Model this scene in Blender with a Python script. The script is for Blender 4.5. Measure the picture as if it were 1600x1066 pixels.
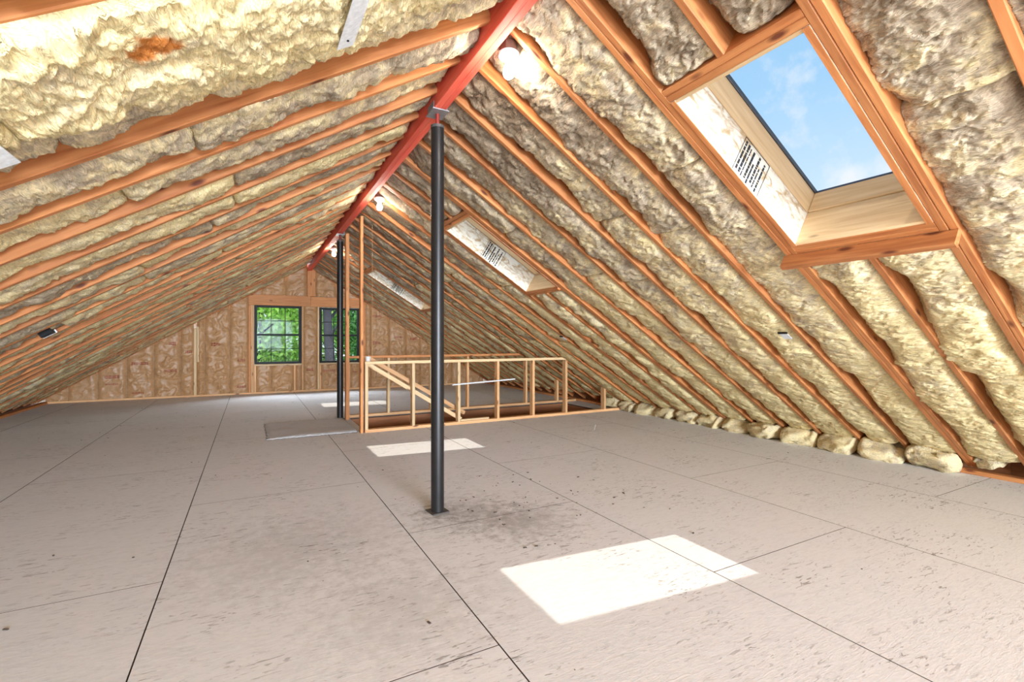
import bpy, math, random
import numpy as np
from mathutils import Vector, Matrix

random.seed(7)
rng = np.random.default_rng(11)
SC = bpy.context.scene
COL = SC.collection
for o in list(bpy.data.objects):
    bpy.data.objects.remove(o)

# ------------------------------------------------------------------ camera
CAM_H, YAW, FPX = 1.185, 0.497, 752.0
cam = bpy.data.cameras.new('camera')
cam.sensor_width = 36.0
cam.lens = FPX / 1600 * 36.0
cam.shift_y = -2.4 / 1600
cam.clip_start = 0.02
cam_o = bpy.data.objects.new('camera', cam)
COL.objects.link(cam_o)
cam_o.location = (0, 0, CAM_H)
cam_o.rotation_euler = (math.pi / 2, 0, -YAW)
SC.camera = cam_o

# ------------------------------------------------------------------ world, sun, exposure
EXPOSURE = 0.45
SKY_STRENGTH = 0.74
SUN_STRENGTH = 1.9
BULB_WATT = 5.5
REAR_FILL = 2400.0
UP_FILL = 58.0
WINDOW_FILL = 560.0
SC.view_settings.view_transform = 'Standard'
SC.view_settings.look = 'None'
SC.view_settings.gamma = 1.0
SC.view_settings.exposure = EXPOSURE
SC.view_settings.use_curve_mapping = False

world = bpy.data.worlds.new('sky')
SC.world = world
world.use_nodes = True
nt = world.node_tree
nt.nodes.clear()
N, Lk = nt.nodes, nt.links
tc = N.new('ShaderNodeTexCoord')
sx = N.new('ShaderNodeSeparateXYZ'); Lk.new(tc.outputs['Generated'], sx.inputs[0])
ramp = N.new('ShaderNodeValToRGB')
ramp.color_ramp.elements[0].position = 0.0; ramp.color_ramp.elements[0].color = (1.8, 1.95, 2.2, 1)
ramp.color_ramp.elements[1].position = 0.85; ramp.color_ramp.elements[1].color = (0.24, 0.50, 0.88, 1)
e = ramp.color_ramp.elements.new(0.42); e.color = (0.42, 0.70, 0.98, 1)
e = ramp.color_ramp.elements.new(0.22); e.color = (0.72, 0.90, 1.08, 1)
Lk.new(sx.outputs['Z'], ramp.inputs[0])
nz = N.new('ShaderNodeTexNoise'); nz.inputs['Scale'].default_value = 5.5; nz.inputs['Detail'].default_value = 6; nz.inputs['Roughness'].default_value = 0.6
mp = N.new('ShaderNodeMapping'); mp.inputs['Location'].default_value = (4.3, 1.4, 0.2)
Lk.new(tc.outputs['Generated'], mp.inputs[0]); Lk.new(mp.outputs[0], nz.inputs['Vector'])
cr = N.new('ShaderNodeValToRGB'); cr.color_ramp.elements[0].position = 0.56; cr.color_ramp.elements[1].position = 0.72
Lk.new(nz.outputs['Fac'], cr.inputs[0])
mx = N.new('ShaderNodeMixRGB'); mx.inputs['Color2'].default_value = (1, 1, 1, 1)
Lk.new(cr.outputs['Color'], mx.inputs['Fac']); Lk.new(ramp.outputs['Color'], mx.inputs['Color1'])
bg = N.new('ShaderNodeBackground'); bg.inputs['Strength'].default_value = SKY_STRENGTH
Lk.new(mx.outputs[0], bg.inputs['Color'])
wo = N.new('ShaderNodeOutputWorld'); Lk.new(bg.outputs[0], wo.inputs['Surface'])

sun = bpy.data.lights.new('sun', 'SUN')
sun.energy = SUN_STRENGTH; sun.angle = 0.009; sun.color = (1.0, 0.91, 0.74)
sun_o = bpy.data.objects.new('sun', sun); COL.objects.link(sun_o)
sun_o.rotation_euler = Vector((-0.36, 0.2, -1)).to_track_quat('-Z', 'Y').to_euler()

# added area lamp, unseen behind the camera, filling the attic from the rear
al = bpy.data.lights.new('gable_daylight', 'AREA')
al.shape = 'RECTANGLE'; al.size = 5.0; al.size_y = 1.9; al.energy = REAR_FILL; al.color = (0.74, 0.87, 1.0)
al_o = bpy.data.objects.new('gable_daylight', al); COL.objects.link(al_o)
al_o.location = (0.3, -8.2, 1.45)
al_o.rotation_euler = Vector((0, 1, -0.12)).to_track_quat('-Z', 'Z').to_euler()

# added bodiless lamp behind the viewer, turned up to brighten the rafter undersides
wl = bpy.data.lights.new('work_light', 'AREA')
wl.shape = 'RECTANGLE'; wl.size = 3.0; wl.size_y = 1.4; wl.energy = UP_FILL; wl.color = (0.84, 0.93, 1.0)
wl_o = bpy.data.objects.new('work_light', wl); COL.objects.link(wl_o)
wl_o.location = (1.14, -1.6, 0.30)
wl_o.rotation_euler = Vector((0, 0.35, 1)).to_track_quat('-Z', 'Y').to_euler()

# added lamp outside, above the window view, brightening the far end
fl = bpy.data.lights.new('window_daylight', 'AREA')
fl.shape = 'RECTANGLE'; fl.size = 5.0; fl.size_y = 2.4; fl.energy = WINDOW_FILL; fl.color = (0.90, 0.96, 1.0)
fl_o = bpy.data.objects.new('window_daylight', fl); COL.objects.link(fl_o)
fl_o.location = (1.14, 14.2, 3.9)
fl_o.rotation_euler = Vector((0, -0.75, -0.66)).to_track_quat('-Z', 'Z').to_euler()

# ------------------------------------------------------------------ geometry of the room
XR, ZR, SL = 1.14, 2.855, 0.62           # ridge x, height of the rafter undersides at the ridge, slope
CA, SA = 1 / math.hypot(SL, 1), SL / math.hypot(SL, 1)
YW, YB = 11.85, -8.0                     # far wall, rear end
RAF0, RSP = 1.021, 0.4064                # rafter layout
RH, RT = 0.235, 0.038                    # rafter depth and thickness
XE_R, XE_L = 5.60, -3.32                 # plates at the eaves


def slope_pt(side, s, y, off=0.0):
    """side=+1 right, -1 left; s = distance down from the ridge, off = height above rafter undersides"""
    return Vector((XR + side * (s * CA + off * SA), y, ZR - s * SA + off * CA))


# ------------------------------------------------------------------ noise (numpy)
_perm = rng.permutation(512)
_perm = np.concatenate([_perm, _perm, _perm])
_g = np.array([[math.cos(a), math.sin(a)] for a in np.linspace(0, 2 * math.pi, 33)[:-1]])


def perlin(x, y, seed=0):
    x = np.asarray(x) + seed * 17.31; y = np.asarray(y) + seed * 9.73
    xi = np.floor(x).astype(int); yi = np.floor(y).astype(int)
    xf = x - xi; yf = y - yi
    u = xf * xf * xf * (xf * (xf * 6 - 15) + 10); v = yf * yf * yf * (yf * (yf * 6 - 15) + 10)
    def gr(ix, iy, dx, dy):
        h = _perm[(_perm[ix & 511] + iy) & 511] & 31
        return _g[h, 0] * dx + _g[h, 1] * dy
    a = gr(xi, yi, xf, yf); b = gr(xi + 1, yi, xf - 1, yf)
    c = gr(xi, yi + 1, xf, yf - 1); d = gr(xi + 1, yi + 1, xf - 1, yf - 1)
    return ((a * (1 - u) + b * u) * (1 - v) + (c * (1 - u) + d * u) * v) * 1.4


def fbm(x, y, seed=0, oct=4, gain=0.5):
    t = 0; a = 1.0; f = 1.0
    for i in range(oct):
        t = t + a * perlin(x * f, y * f, seed + i * 3); a *= gain; f *= 2.03
    return t


def ridged(x, y, seed=0, oct=3):
    t = 0; a = 1.0; f = 1.0
    for i in range(oct):
        t = t + a * (1 - np.abs(perlin(x * f, y * f, seed + i * 5)) * 2); a *= 0.5; f *= 2.1
    return t


# ------------------------------------------------------------------ materials
def new_mat(name):
    m = bpy.data.materials.new(name); m.use_nodes = True
    n = m.node_tree.nodes; n.clear()
    out = n.new('ShaderNodeOutputMaterial')
    b = n.new('ShaderNodeBsdfPrincipled')
    m.node_tree.links.new(b.outputs[0], out.inputs[0])
    return m, n, m.node_tree.links, b


def plain(name, col, rough=0.6, metal=0.0, bump=0.0, bscale=60.0):
    m, n, l, b = new_mat(name)
    b.inputs['Roughness'].default_value = rough; b.inputs['Metallic'].default_value = metal
    t = n.new('ShaderNodeTexCoord'); z = n.new('ShaderNodeTexNoise'); z.inputs['Scale'].default_value = bscale; z.inputs['Detail'].default_value = 4
    l.new(t.outputs['Object'], z.inputs['Vector'])
    r = n.new('ShaderNodeValToRGB')
    r.color_ramp.elements[0].position = 0.3; r.color_ramp.elements[1].position = 0.75
    r.color_ramp.elements[0].color = tuple(c * 0.82 for c in col) + (1,); r.color_ramp.elements[1].color = tuple(min(1, c * 1.1) for c in col) + (1,)
    l.new(z.outputs['Fac'], r.inputs[0]); l.new(r.outputs[0], b.inputs['Base Color'])
    if bump:
        bp = n.new('ShaderNodeBump'); bp.inputs['Strength'].default_value = bump; bp.inputs['Distance'].default_value = 0.004
        l.new(z.outputs['Fac'], bp.inputs['Height']); l.new(bp.outputs[0], b.inputs['Normal'])
    return m


def wood(name, dark, light, knots=True, rough=0.62, gscale=1.0):
    """pine lumber, grain along local X"""
    m, n, l, b = new_mat(name)
    b.inputs['Roughness'].default_value = rough
    t = n.new('ShaderNodeTexCoord'); oi = n.new('ShaderNodeObjectInfo')
    ad = n.new('ShaderNodeVectorMath'); ad.operation = 'ADD'
    sc = n.new('ShaderNodeVectorMath'); sc.operation = 'SCALE'; sc.inputs[0].default_value = (31, 17, 23)
    l.new(oi.outputs['Random'], sc.inputs['Scale'])
    l.new(t.outputs['Object'], ad.inputs[0]); l.new(sc.outputs[0], ad.inputs[1])
    mp = n.new('ShaderNodeMapping'); mp.inputs['Scale'].default_value = (1.6 * gscale, 26 * gscale, 26 * gscale)
    l.new(ad.outputs[0], mp.inputs[0])
    z = n.new('ShaderNodeTexNoise'); z.inputs['Scale'].default_value = 1.6; z.inputs['Detail'].default_value = 5; z.inputs['Distortion'].default_value = 0.6
    l.new(mp.outputs[0], z.inputs['Vector'])
    r = n.new('ShaderNodeValToRGB'); r.color_ramp.elements[0].position = 0.25; r.color_ramp.elements[1].position = 0.78
    r.color_ramp.elements[0].color = dark + (1,); r.color_ramp.elements[1].color = light + (1,)
    l.new(z.outputs['Fac'], r.inputs[0])
    colour = r.outputs[0]
    # board to board variation
    hv = n.new('ShaderNodeHueSaturation')
    mr = n.new('ShaderNodeMapRange'); mr.inputs['To Min'].default_value = 0.84; mr.inputs['To Max'].default_value = 1.14
    l.new(oi.outputs['Random'], mr.inputs['Value']); l.new(mr.outputs[0], hv.inputs['Value'])
    l.new(colour, hv.inputs['Color']); colour = hv.outputs[0]
    if knots:
        mk = n.new('ShaderNodeMapping'); mk.inputs['Scale'].default_value = (3.2, 9, 9); l.new(ad.outputs[0], mk.inputs[0])
        v = n.new('ShaderNodeTexVoronoi'); v.inputs['Scale'].default_value = 1.0; l.new(mk.outputs[0], v.inputs['Vector'])
        kr = n.new('ShaderNodeValToRGB'); kr.color_ramp.elements[0].position = 0.07; kr.color_ramp.elements[1].position = 0.17
        kr.color_ramp.elements[0].color = (1, 1, 1, 1); kr.color_ramp.elements[1].color = (0, 0, 0, 1)
        l.new(v.outputs['Distance'], kr.inputs[0])
        mk2 = n.new('ShaderNodeMixRGB'); mk2.inputs['Color2'].default_value = (dark[0] * 0.35, dark[1] * 0.25, dark[2] * 0.22, 1)
        l.new(kr.outputs[0], mk2.inputs['Fac']); l.new(colour, mk2.inputs['Color1']); colour = mk2.outputs[0]
    l.new(colour, b.inputs['Base Color'])
    bp = n.new('ShaderNodeBump'); bp.inputs['Strength'].default_value = 0.25; bp.inputs['Distance'].default_value = 0.002
    l.new(z.outputs['Fac'], bp.inputs['Height']); l.new(bp.outputs[0], b.inputs['Normal'])
    return m


def osb(name, base, strand_dark, strand_light, fleck=0.5, scale=1.0, world_coords=False, stains=()):
    """strand board: large, flat strands at random angles"""
    m, n, l, b = new_mat(name)
    b.inputs['Roughness'].default_value = 0.85
    t = n.new('ShaderNodeTexCoord')
    src = t.outputs['Object']
    if world_coords:
        ge = n.new('ShaderNodeNewGeometry'); src = ge.outputs['Position']
    layers = []
    for i, rot in enumerate((0.3, 1.25, -0.6)):
        mp = n.new('ShaderNodeMapping'); mp.inputs['Rotation'].default_value = (rot * 0.7, rot * 0.4, rot)
        mp.inputs['Location'].default_value = (i * 3.1, i * 1.7, i * 0.9)
        mp.inputs['Scale'].default_value = (9 * scale, 42 * scale, 20 * scale)
        l.new(src, mp.inputs[0])
        z = n.new('ShaderNodeTexNoise'); z.inputs['Scale'].default_value = 1.0; z.inputs['Detail'].default_value = 3; z.inputs['Distortion'].default_value = 1.2
        l.new(mp.outputs[0], z.inputs['Vector'])
        layers.append(z.outputs['Fac'])
    mxn = n.new('ShaderNodeMath'); mxn.operation = 'MAXIMUM'; l.new(layers[0], mxn.inputs[0]); l.new(layers[1], mxn.inputs[1])
    r = n.new('ShaderNodeValToRGB')
    r.color_ramp.elements[0].position = 0.50; r.color_ramp.elements[0].color = strand_light + (1,)
    r.color_ramp.elements[1].position = 0.70; r.color_ramp.elements[1].color = base + (1,)
    l.new(mxn.outputs[0], r.inputs[0])
    colour = r.outputs[0]
    # thin dark flecks in broad patches
    big = n.new('ShaderNodeTexNoise'); big.inputs['Scale'].default_value = 1.3 * scale; big.inputs['Detail'].default_value = 4
    l.new(src, big.inputs['Vector'])
    fr = n.new('ShaderNodeValToRGB'); fr.color_ramp.elements[0].position = 0.595; fr.color_ramp.elements[1].position = 0.66
    l.new(layers[2], fr.inputs[0])
    br = n.new('ShaderNodeMapRange'); br.inputs['From Min'].default_value = 0.38; br.inputs['From Max'].default_value = 0.68
    l.new(big.outputs['Fac'], br.inputs['Value'])
    mu = n.new('ShaderNodeMath'); mu.operation = 'MULTIPLY'; l.new(fr.outputs[0], mu.inputs[0]); l.new(br.outputs[0], mu.inputs[1])
    mu2 = n.new('ShaderNodeMath'); mu2.operation = 'MULTIPLY'; mu2.inputs[1].default_value = fleck; l.new(mu.outputs[0], mu2.inputs[0])
    mx = n.new('ShaderNodeMixRGB'); mx.inputs['Color2'].default_value = strand_dark + (1,)
    l.new(mu2.outputs[0], mx.inputs['Fac']); l.new(colour, mx.inputs['Color1']); colour = mx.outputs[0]
    # dirt stains with a place of their own
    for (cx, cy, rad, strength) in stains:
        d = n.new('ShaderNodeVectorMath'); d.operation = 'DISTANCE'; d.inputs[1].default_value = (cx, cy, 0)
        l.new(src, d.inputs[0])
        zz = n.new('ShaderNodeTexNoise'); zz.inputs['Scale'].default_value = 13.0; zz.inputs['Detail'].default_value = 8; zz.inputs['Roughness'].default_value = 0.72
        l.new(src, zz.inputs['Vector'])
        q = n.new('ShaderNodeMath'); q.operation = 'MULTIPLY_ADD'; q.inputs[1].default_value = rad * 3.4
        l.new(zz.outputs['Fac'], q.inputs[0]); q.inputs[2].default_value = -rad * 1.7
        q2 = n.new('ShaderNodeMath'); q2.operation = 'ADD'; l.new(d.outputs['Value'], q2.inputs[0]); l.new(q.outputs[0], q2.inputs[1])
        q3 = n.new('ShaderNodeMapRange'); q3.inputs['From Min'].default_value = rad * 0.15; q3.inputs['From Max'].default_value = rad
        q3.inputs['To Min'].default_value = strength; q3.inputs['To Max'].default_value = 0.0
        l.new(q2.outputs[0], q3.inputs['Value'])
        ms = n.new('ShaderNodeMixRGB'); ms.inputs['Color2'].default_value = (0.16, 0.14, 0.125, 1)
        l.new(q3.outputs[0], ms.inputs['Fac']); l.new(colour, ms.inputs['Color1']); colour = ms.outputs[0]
    l.new(colour, b.inputs['Base Color'])
    bp = n.new('ShaderNodeBump'); bp.inputs['Strength'].default_value = 0.35; bp.inputs['Distance'].default_value = 0.003
    l.new(mxn.outputs[0], bp.inputs['Height']); l.new(bp.outputs[0], b.inputs['Normal'])
    return m


def insulation_mat(name):
    m, n, l, b = new_mat(name)
    b.inputs['Roughness'].default_value = 0.95
    b.inputs['Specular IOR Level'].default_value = 0.1
    t = n.new('ShaderNodeTexCoord'); oi = n.new('ShaderNodeObjectInfo')
    ad = n.new('ShaderNodeVectorMath'); ad.operation = 'ADD'
    sc = n.new('ShaderNodeVectorMath'); sc.operation = 'SCALE'; sc.inputs[0].default_value = (13, 29, 7)
    l.new(oi.outputs['Random'], sc.inputs['Scale']); l.new(t.outputs['Object'], ad.inputs[0]); l.new(sc.outputs[0], ad.inputs[1])
    a = n.new('ShaderNodeAttribute'); a.attribute_name = 'tone'
    st = n.new('ShaderNodeAttribute'); st.attribute_name = 'stain'
    # soft blotches of tone
    z = n.new('ShaderNodeTexNoise'); z.inputs['Scale'].default_value = 9; z.inputs['Detail'].default_value = 6; z.inputs['Roughness'].default_value = 0.65; z.inputs['Distortion'].default_value = 0.8
    l.new(ad.outputs[0], z.inputs['Vector'])
    q = n.new('ShaderNodeMath'); q.operation = 'MULTIPLY_ADD'; q.inputs[1].default_value = 1.9; q.inputs[2].default_value = -0.93
    l.new(z.outputs['Fac'], q.inputs[0])
    s = n.new('ShaderNodeMath'); s.operation = 'ADD'; s.use_clamp = True; l.new(q.outputs[0], s.inputs[0]); l.new(a.outputs['Fac'], s.inputs[1])
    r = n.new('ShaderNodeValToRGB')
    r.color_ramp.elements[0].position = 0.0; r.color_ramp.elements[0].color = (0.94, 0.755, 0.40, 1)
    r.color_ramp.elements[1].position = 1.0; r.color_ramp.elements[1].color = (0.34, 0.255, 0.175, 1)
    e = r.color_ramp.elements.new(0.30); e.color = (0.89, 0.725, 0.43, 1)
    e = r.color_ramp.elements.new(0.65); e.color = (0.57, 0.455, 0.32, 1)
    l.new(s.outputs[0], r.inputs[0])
    # fibres
    mf = n.new('ShaderNodeMapping'); mf.inputs['Scale'].default_value = (66, 15, 36); l.new(ad.outputs[0], mf.inputs[0])
    f = n.new('ShaderNodeTexNoise'); f.inputs['Scale'].default_value = 1.0; f.inputs['Detail'].default_value = 4; f.inputs['Distortion'].default_value = 3.0
    l.new(mf.outputs[0], f.inputs['Vector'])
    fr = n.new('ShaderNodeMapRange'); fr.inputs['From Min'].default_value = 0.3; fr.inputs['From Max'].default_value = 0.7
    fr.inputs['To Min'].default_value = 0.62; fr.inputs['To Max'].default_value = 1.12
    l.new(f.outputs['Fac'], fr.inputs['Value'])
    hv = n.new('ShaderNodeHueSaturation'); l.new(r.outputs[0], hv.inputs['Color']); l.new(fr.outputs[0], hv.inputs['Value'])
    ms = n.new('ShaderNodeMixRGB'); ms.inputs['Color2'].default_value = (0.55, 0.19, 0.045, 1)
    l.new(st.outputs['Fac'], ms.inputs['Fac']); l.new(hv.outputs[0], ms.inputs['Color1'])
    l.new(ms.outputs[0], b.inputs['Base Color'])
    bp = n.new('ShaderNodeBump'); bp.inputs['Strength'].default_value = 0.8; bp.inputs['Distance'].default_value = 0.010
    l.new(f.outputs['Fac'], bp.inputs['Height']); l.new(bp.outputs[0], b.inputs['Normal'])
    return m


def glass_mat(name, tint=(0.97, 0.985, 1.0)):
    m = bpy.data.materials.new(name); m.use_nodes = True
    n = m.node_tree.nodes; l = m.node_tree.links; n.clear()
    out = n.new('ShaderNodeOutputMaterial'); tr = n.new('ShaderNodeBsdfTransparent'); gl = n.new('ShaderNodeBsdfGlossy')
    gl.inputs['Roughness'].default_value = 0.02; tr.inputs['Color'].default_value = tint + (1,)
    fz = n.new('ShaderNodeFresnel'); fz.inputs['IOR'].default_value = 1.10
    mx = n.new('ShaderNodeMixShader'); l.new(fz.outputs[0], mx.inputs[0]); l.new(tr.outputs[0], mx.inputs[1]); l.new(gl.outputs[0], mx.inputs[2])
    l.new(mx.outputs[0], out.inputs[0])
    return m


M = {}
M['rafter'] = wood('pine_rafter', (0.37, 0.105, 0.026), (0.68, 0.285, 0.095))
M['stud'] = wood('pine_stud', (0.62, 0.29, 0.11), (0.84, 0.52, 0.26))
M['pale'] = wood('pine_pale', (0.66, 0.42, 0.20), (0.86, 0.64, 0.38))
M['header'] = wood('fir_header', (0.50, 0.17, 0.05), (0.74, 0.33, 0.11))
M['rim'] = wood('rim_board', (0.30, 0.11, 0.04), (0.48, 0.20, 0.08), knots=False)
M['red'] = wood('red_stained_beam', (0.88, 0.10, 0.06), (0.96, 0.22, 0.14), knots=False, rough=0.65)
M['floor'] = osb('osb_floor', (0.755, 0.755, 0.79), (0.22, 0.20, 0.20), (0.82, 0.82, 0.855), fleck=0.85, scale=1.5, world_coords=True,
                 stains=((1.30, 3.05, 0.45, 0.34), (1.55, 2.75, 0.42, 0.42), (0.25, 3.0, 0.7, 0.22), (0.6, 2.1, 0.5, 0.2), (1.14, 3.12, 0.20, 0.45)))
M['osb'] = osb('osb_liner', (0.55, 0.37, 0.19), (0.36, 0.23, 0.11), (0.92, 0.86, 0.74), fleck=1.0)
M['deck'] = osb('osb_deck', (0.5, 0.38, 0.24), (0.3, 0.2, 0.1), (0.6, 0.48, 0.32))
M['fluff'] = insulation_mat('glass_wool')
M['kraft'] = plain('kraft_paper', (0.52, 0.285, 0.13), 0.42, bump=0.3, bscale=35)
M['print'] = plain('red_print', (0.34, 0.035, 0.025), 0.7)
M['steel'] = plain('black_steel', (0.022, 0.020, 0.020), 0.38, 0.35, bscale=12)
M['baseplate'] = plain('dull_steel', (0.10, 0.09, 0.085), 0.55, 0.4)
M['galv'] = plain('galvanised_plate', (0.33, 0.34, 0.36), 0.45, 0.6)
M['screw'] = plain('red_oxide_screw', (0.22, 0.02, 0.012), 0.5)
M['black'] = plain('black_frame', (0.012, 0.012, 0.013), 0.45)
M['white'] = plain('white_sheet', (0.78, 0.79, 0.80), 0.5)
M['porcelain'] = plain('porcelain', (0.85, 0.83, 0.79), 0.25)
M['brown'] = plain('brown_box', (0.10, 0.045, 0.025), 0.6)
M['carpet'] = plain('grey_carpet', (0.66, 0.64, 0.645), 0.95, bump=1.0, bscale=160)
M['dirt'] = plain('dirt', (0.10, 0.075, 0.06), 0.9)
M['ink'] = plain('black_ink', (0.02, 0.02, 0.022), 0.7)
M['metal'] = plain('skylight_metal', (0.10, 0.10, 0.11), 0.4, 0.7)
M['paletrim'] = plain('white_trim', (0.8, 0.8, 0.78), 0.5)
M['glass'] = glass_mat('window_glass')
M['ground'] = plain('grass_ground', (0.10, 0.17, 0.05), 0.95, bump=1, bscale=8)
M['bark'] = plain('bark', (0.055, 0.05, 0.055), 0.95, bump=1.0, bscale=25)


M['red'].node_tree.nodes['Principled BSDF'].inputs['Specular IOR Level'].default_value = 0.2
M['black'].node_tree.nodes['Principled BSDF'].inputs['Specular IOR Level'].default_value = 0.15


def leaf_mat(name, col):
    m, n, l, b = new_mat(name)
    b.inputs['Roughness'].default_value = 0.6
    a = n.new('ShaderNodeAttribute'); a.attribute_name = 'tone'
    r = n.new('ShaderNodeValToRGB')
    r.color_ramp.elements[0].color = tuple(c * 0.45 for c in col) + (1,); r.color_ramp.elements[1].color = tuple(min(1, c * 1.5) for c in col) + (1,)
    l.new(a.outputs['Fac'], r.inputs[0]); l.new(r.outputs[0], b.inputs['Base Color'])
    tl = n.new('ShaderNodeBsdfTranslucent'); l.new(r.outputs[0], tl.inputs['Color'])
    mx = n.new('ShaderNodeMixShader'); mx.inputs[0].default_value = 0.4
    out = [k for k in n if k.type == 'OUTPUT_MATERIAL'][0]
    l.new(b.outputs[0], mx.inputs[1]); l.new(tl.outputs[0], mx.inputs[2]); l.new(mx.outputs[0], out.inputs[0])
    return m


M['leaf_a'] = leaf_mat('leaf_bright', (0.42, 0.68, 0.14))
M['leaf_b'] = leaf_mat('leaf_deep', (0.22, 0.50, 0.16))

mb = bpy.data.materials.new('lit_bulb'); mb.use_nodes = True
mb.node_tree.nodes.clear()
eo = mb.node_tree.nodes.new('ShaderNodeOutputMaterial'); ee = mb.node_tree.nodes.new('ShaderNodeEmission')
ee.inputs['Color'].default_value = (1.0, 0.93, 0.82, 1)
ee.inputs['Strength'].default_value = BULB_WATT / (math.pi * 4 * math.pi * 0.03 ** 2)   # radiance of a small glowing globe
mb.node_tree.links.new(ee.outputs[0], eo.inputs[0])
M['bulb'] = mb


# ------------------------------------------------------------------ helpers for objects
def mesh_obj(name, verts, faces, mat, parent=None, smooth=False, attrs=None):
    me = bpy.data.meshes.new(name)
    if isinstance(verts, np.ndarray):
        verts = verts.tolist()
    me.from_pydata(verts, [], faces)
    if attrs:
        for k, v in attrs.items():
            at = me.attributes.new(k, 'FLOAT', 'POINT'); at.data.foreach_set('value', np.asarray(v, dtype=np.float32))
    if mat:
        me.materials.append(mat)
    if smooth:
        me.shade_smooth()
    me.update()
    o = bpy.data.objects.new(name, me); COL.objects.link(o)
    if parent:
        o.parent = parent
    return o


def thing(name, label, cat, loc=(0, 0, 0), group=None):
    o = bpy.data.objects.new(name, None); COL.objects.link(o); o.location = loc
    o.empty_display_size = 0.1
    tag(o, label, cat, group); return o


def tag(o, label, cat, group=None):
    o['label'] = label; o['category'] = cat
    if group: o['group'] = group
    return o


def structure(o):
    o['kind'] = 'structure'; return o


def struct_empty(name, loc=(0, 0, 0)):
    o = bpy.data.objects.new(name, None); COL.objects.link(o); o.location = loc
    return structure(o)


_cache = {}


def lumber_mesh(L, w, h, mat, c=0.004):
    key = (round(L, 3), round(w, 4), round(h, 4), mat.name, c)
    if key in _cache:
        return _cache[key]
    a, b = w / 2, h / 2
    sec = [(-a + c, -b), (a - c, -b), (a, -b + c), (a, b - c), (a - c, b), (-a + c, b), (-a, b - c), (-a, -b + c)]
    v = [(x, p[0], p[1]) for x in (-L / 2, L / 2) for p in sec]
    f = [(i, (i + 1) % 8, 8 + (i + 1) % 8, 8 + i) for i in range(8)]
    f = [tuple(reversed(q)) for q in f]
    f += [tuple(range(8)), tuple(range(15, 7, -1))]
    me = bpy.data.meshes.new('lumber'); me.from_pydata(v, [], f); me.materials.append(mat); me.update()
    _cache[key] = me
    return me


def place_local(o, parent, mat4):
    """world matrix mat4 for an object whose parent sits unrotated at parent's location"""
    if parent:
        o.parent = parent
        pl = parent.location.copy(); pp = parent.parent
        while pp:
            pl = pl + pp.location; pp = pp.parent
        mat4 = Matrix.Translation(-pl) @ mat4
    o.matrix_basis = mat4


def lumber(name, p0, p1, w, h, up, mat, parent=None, c=0.004):
    """board from p0 to p1 (centre line); h along up, w across"""
    p0, p1, up = Vector(p0), Vector(p1), Vector(up)
    X = (p1 - p0).normalized(); Y = up.cross(X).normalized(); Z = X.cross(Y)
    o = bpy.data.objects.new(name, lumber_mesh((p1 - p0).length, w, h, mat, c)); COL.objects.link(o)
    R = Matrix((X, Y, Z)).transposed().to_4x4()
    place_local(o, parent, Matrix.Translation((p0 + p1) / 2) @ R)
    return o


def box_obj(name, lo, hi, mat, parent=None, c=0.003):
    lo, hi = Vector(lo), Vector(hi)
    d = hi - lo; cen = (lo + hi) / 2
    ax = max(range(3), key=lambda i: d[i])
    X = Vector([1.0 if i == ax else 0.0 for i in range(3)])
    up = Vector((0, 0, 1)) if ax != 2 else Vector((0, 1, 0))
    h = d[2] if ax != 2 else d[1]
    w = [d[i] for i in range(3) if i != ax and not (i == (2 if ax != 2 else 1))][0]
    c = min(c, w * 0.3, h * 0.3)
    return lumber(name, cen - X * d[ax] / 2, cen + X * d[ax] / 2, w, h, up, mat, parent, c)


def lathe(name, prof, mat, parent=None, loc=(0, 0, 0), seg=28, tilt=None, smooth=True):
    v, f = [], []
    for (r, z) in prof:
        for i in range(seg):
            a = 2 * math.pi * i / seg; v.append((r * math.cos(a), r * math.sin(a), z))
    for j in range(len(prof) - 1):
        for i in range(seg):
            k = (i + 1) % seg
            f.append((j * seg + i, j * seg + k, (j + 1) * seg + k, (j + 1) * seg + i))
    f.append(tuple(reversed(range(seg)))); f.append(tuple((len(prof) - 1) * seg + i for i in range(seg)))
    o = mesh_obj(name, v, f, mat, smooth=False)
    me = o.data
    if smooth:
        me.shade_smooth()
        try:
            me.set_sharp_from_angle(angle=math.radians(40))
        except Exception:
            pass
    m4 = Matrix.Translation(loc)
    if tilt: m4 = m4 @ tilt
    place_local(o, parent, m4)
    return o


def grid_faces(nu, nv):
    i = np.arange(nu - 1)[:, None] * nv + np.arange(nv - 1)[None, :]
    i = i.ravel()
    return np.stack([i, i + 1, i + nv + 1, i + nv], 1).tolist()


# ------------------------------------------------------------------ FLOOR of strand-board sheets, with the stair opening
OPX0, OPX1, OPY0, OPY1 = 1.30, 5.16, 6.33, 7.54
floor = struct_empty('floor')


def sheet(x0, x1, y0, y1):
    g = 0.0023
    rects = [(x0 + g, x1 - g, y0 + g, y1 - g)]
    if x1 > OPX0 and x0 < OPX1 and y1 > OPY0 and y0 < OPY1:
        a, b, c, d = rects[0]; rects = []
        if a < OPX0: rects.append((a, OPX0, c, d)); a = OPX0
        if b > OPX1: rects.append((OPX1, b, c, d)); b = OPX1
        if c < OPY0: rects.append((a, b, c, OPY0))
        if d > OPY1: rects.append((a, b, OPY1, d))
    for (a, b, c, d) in rects:
        if b - a > 0.02 and d - c > 0.02:
            o = box_obj('osb_sheet', (a, c, -0.019), (b, d, 0.0), M['floor'], floor, 0.0006)
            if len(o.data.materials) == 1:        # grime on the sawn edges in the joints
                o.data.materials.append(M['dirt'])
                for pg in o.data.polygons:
                    if abs(pg.normal.z) < 0.9: pg.material_index = 1


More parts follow.
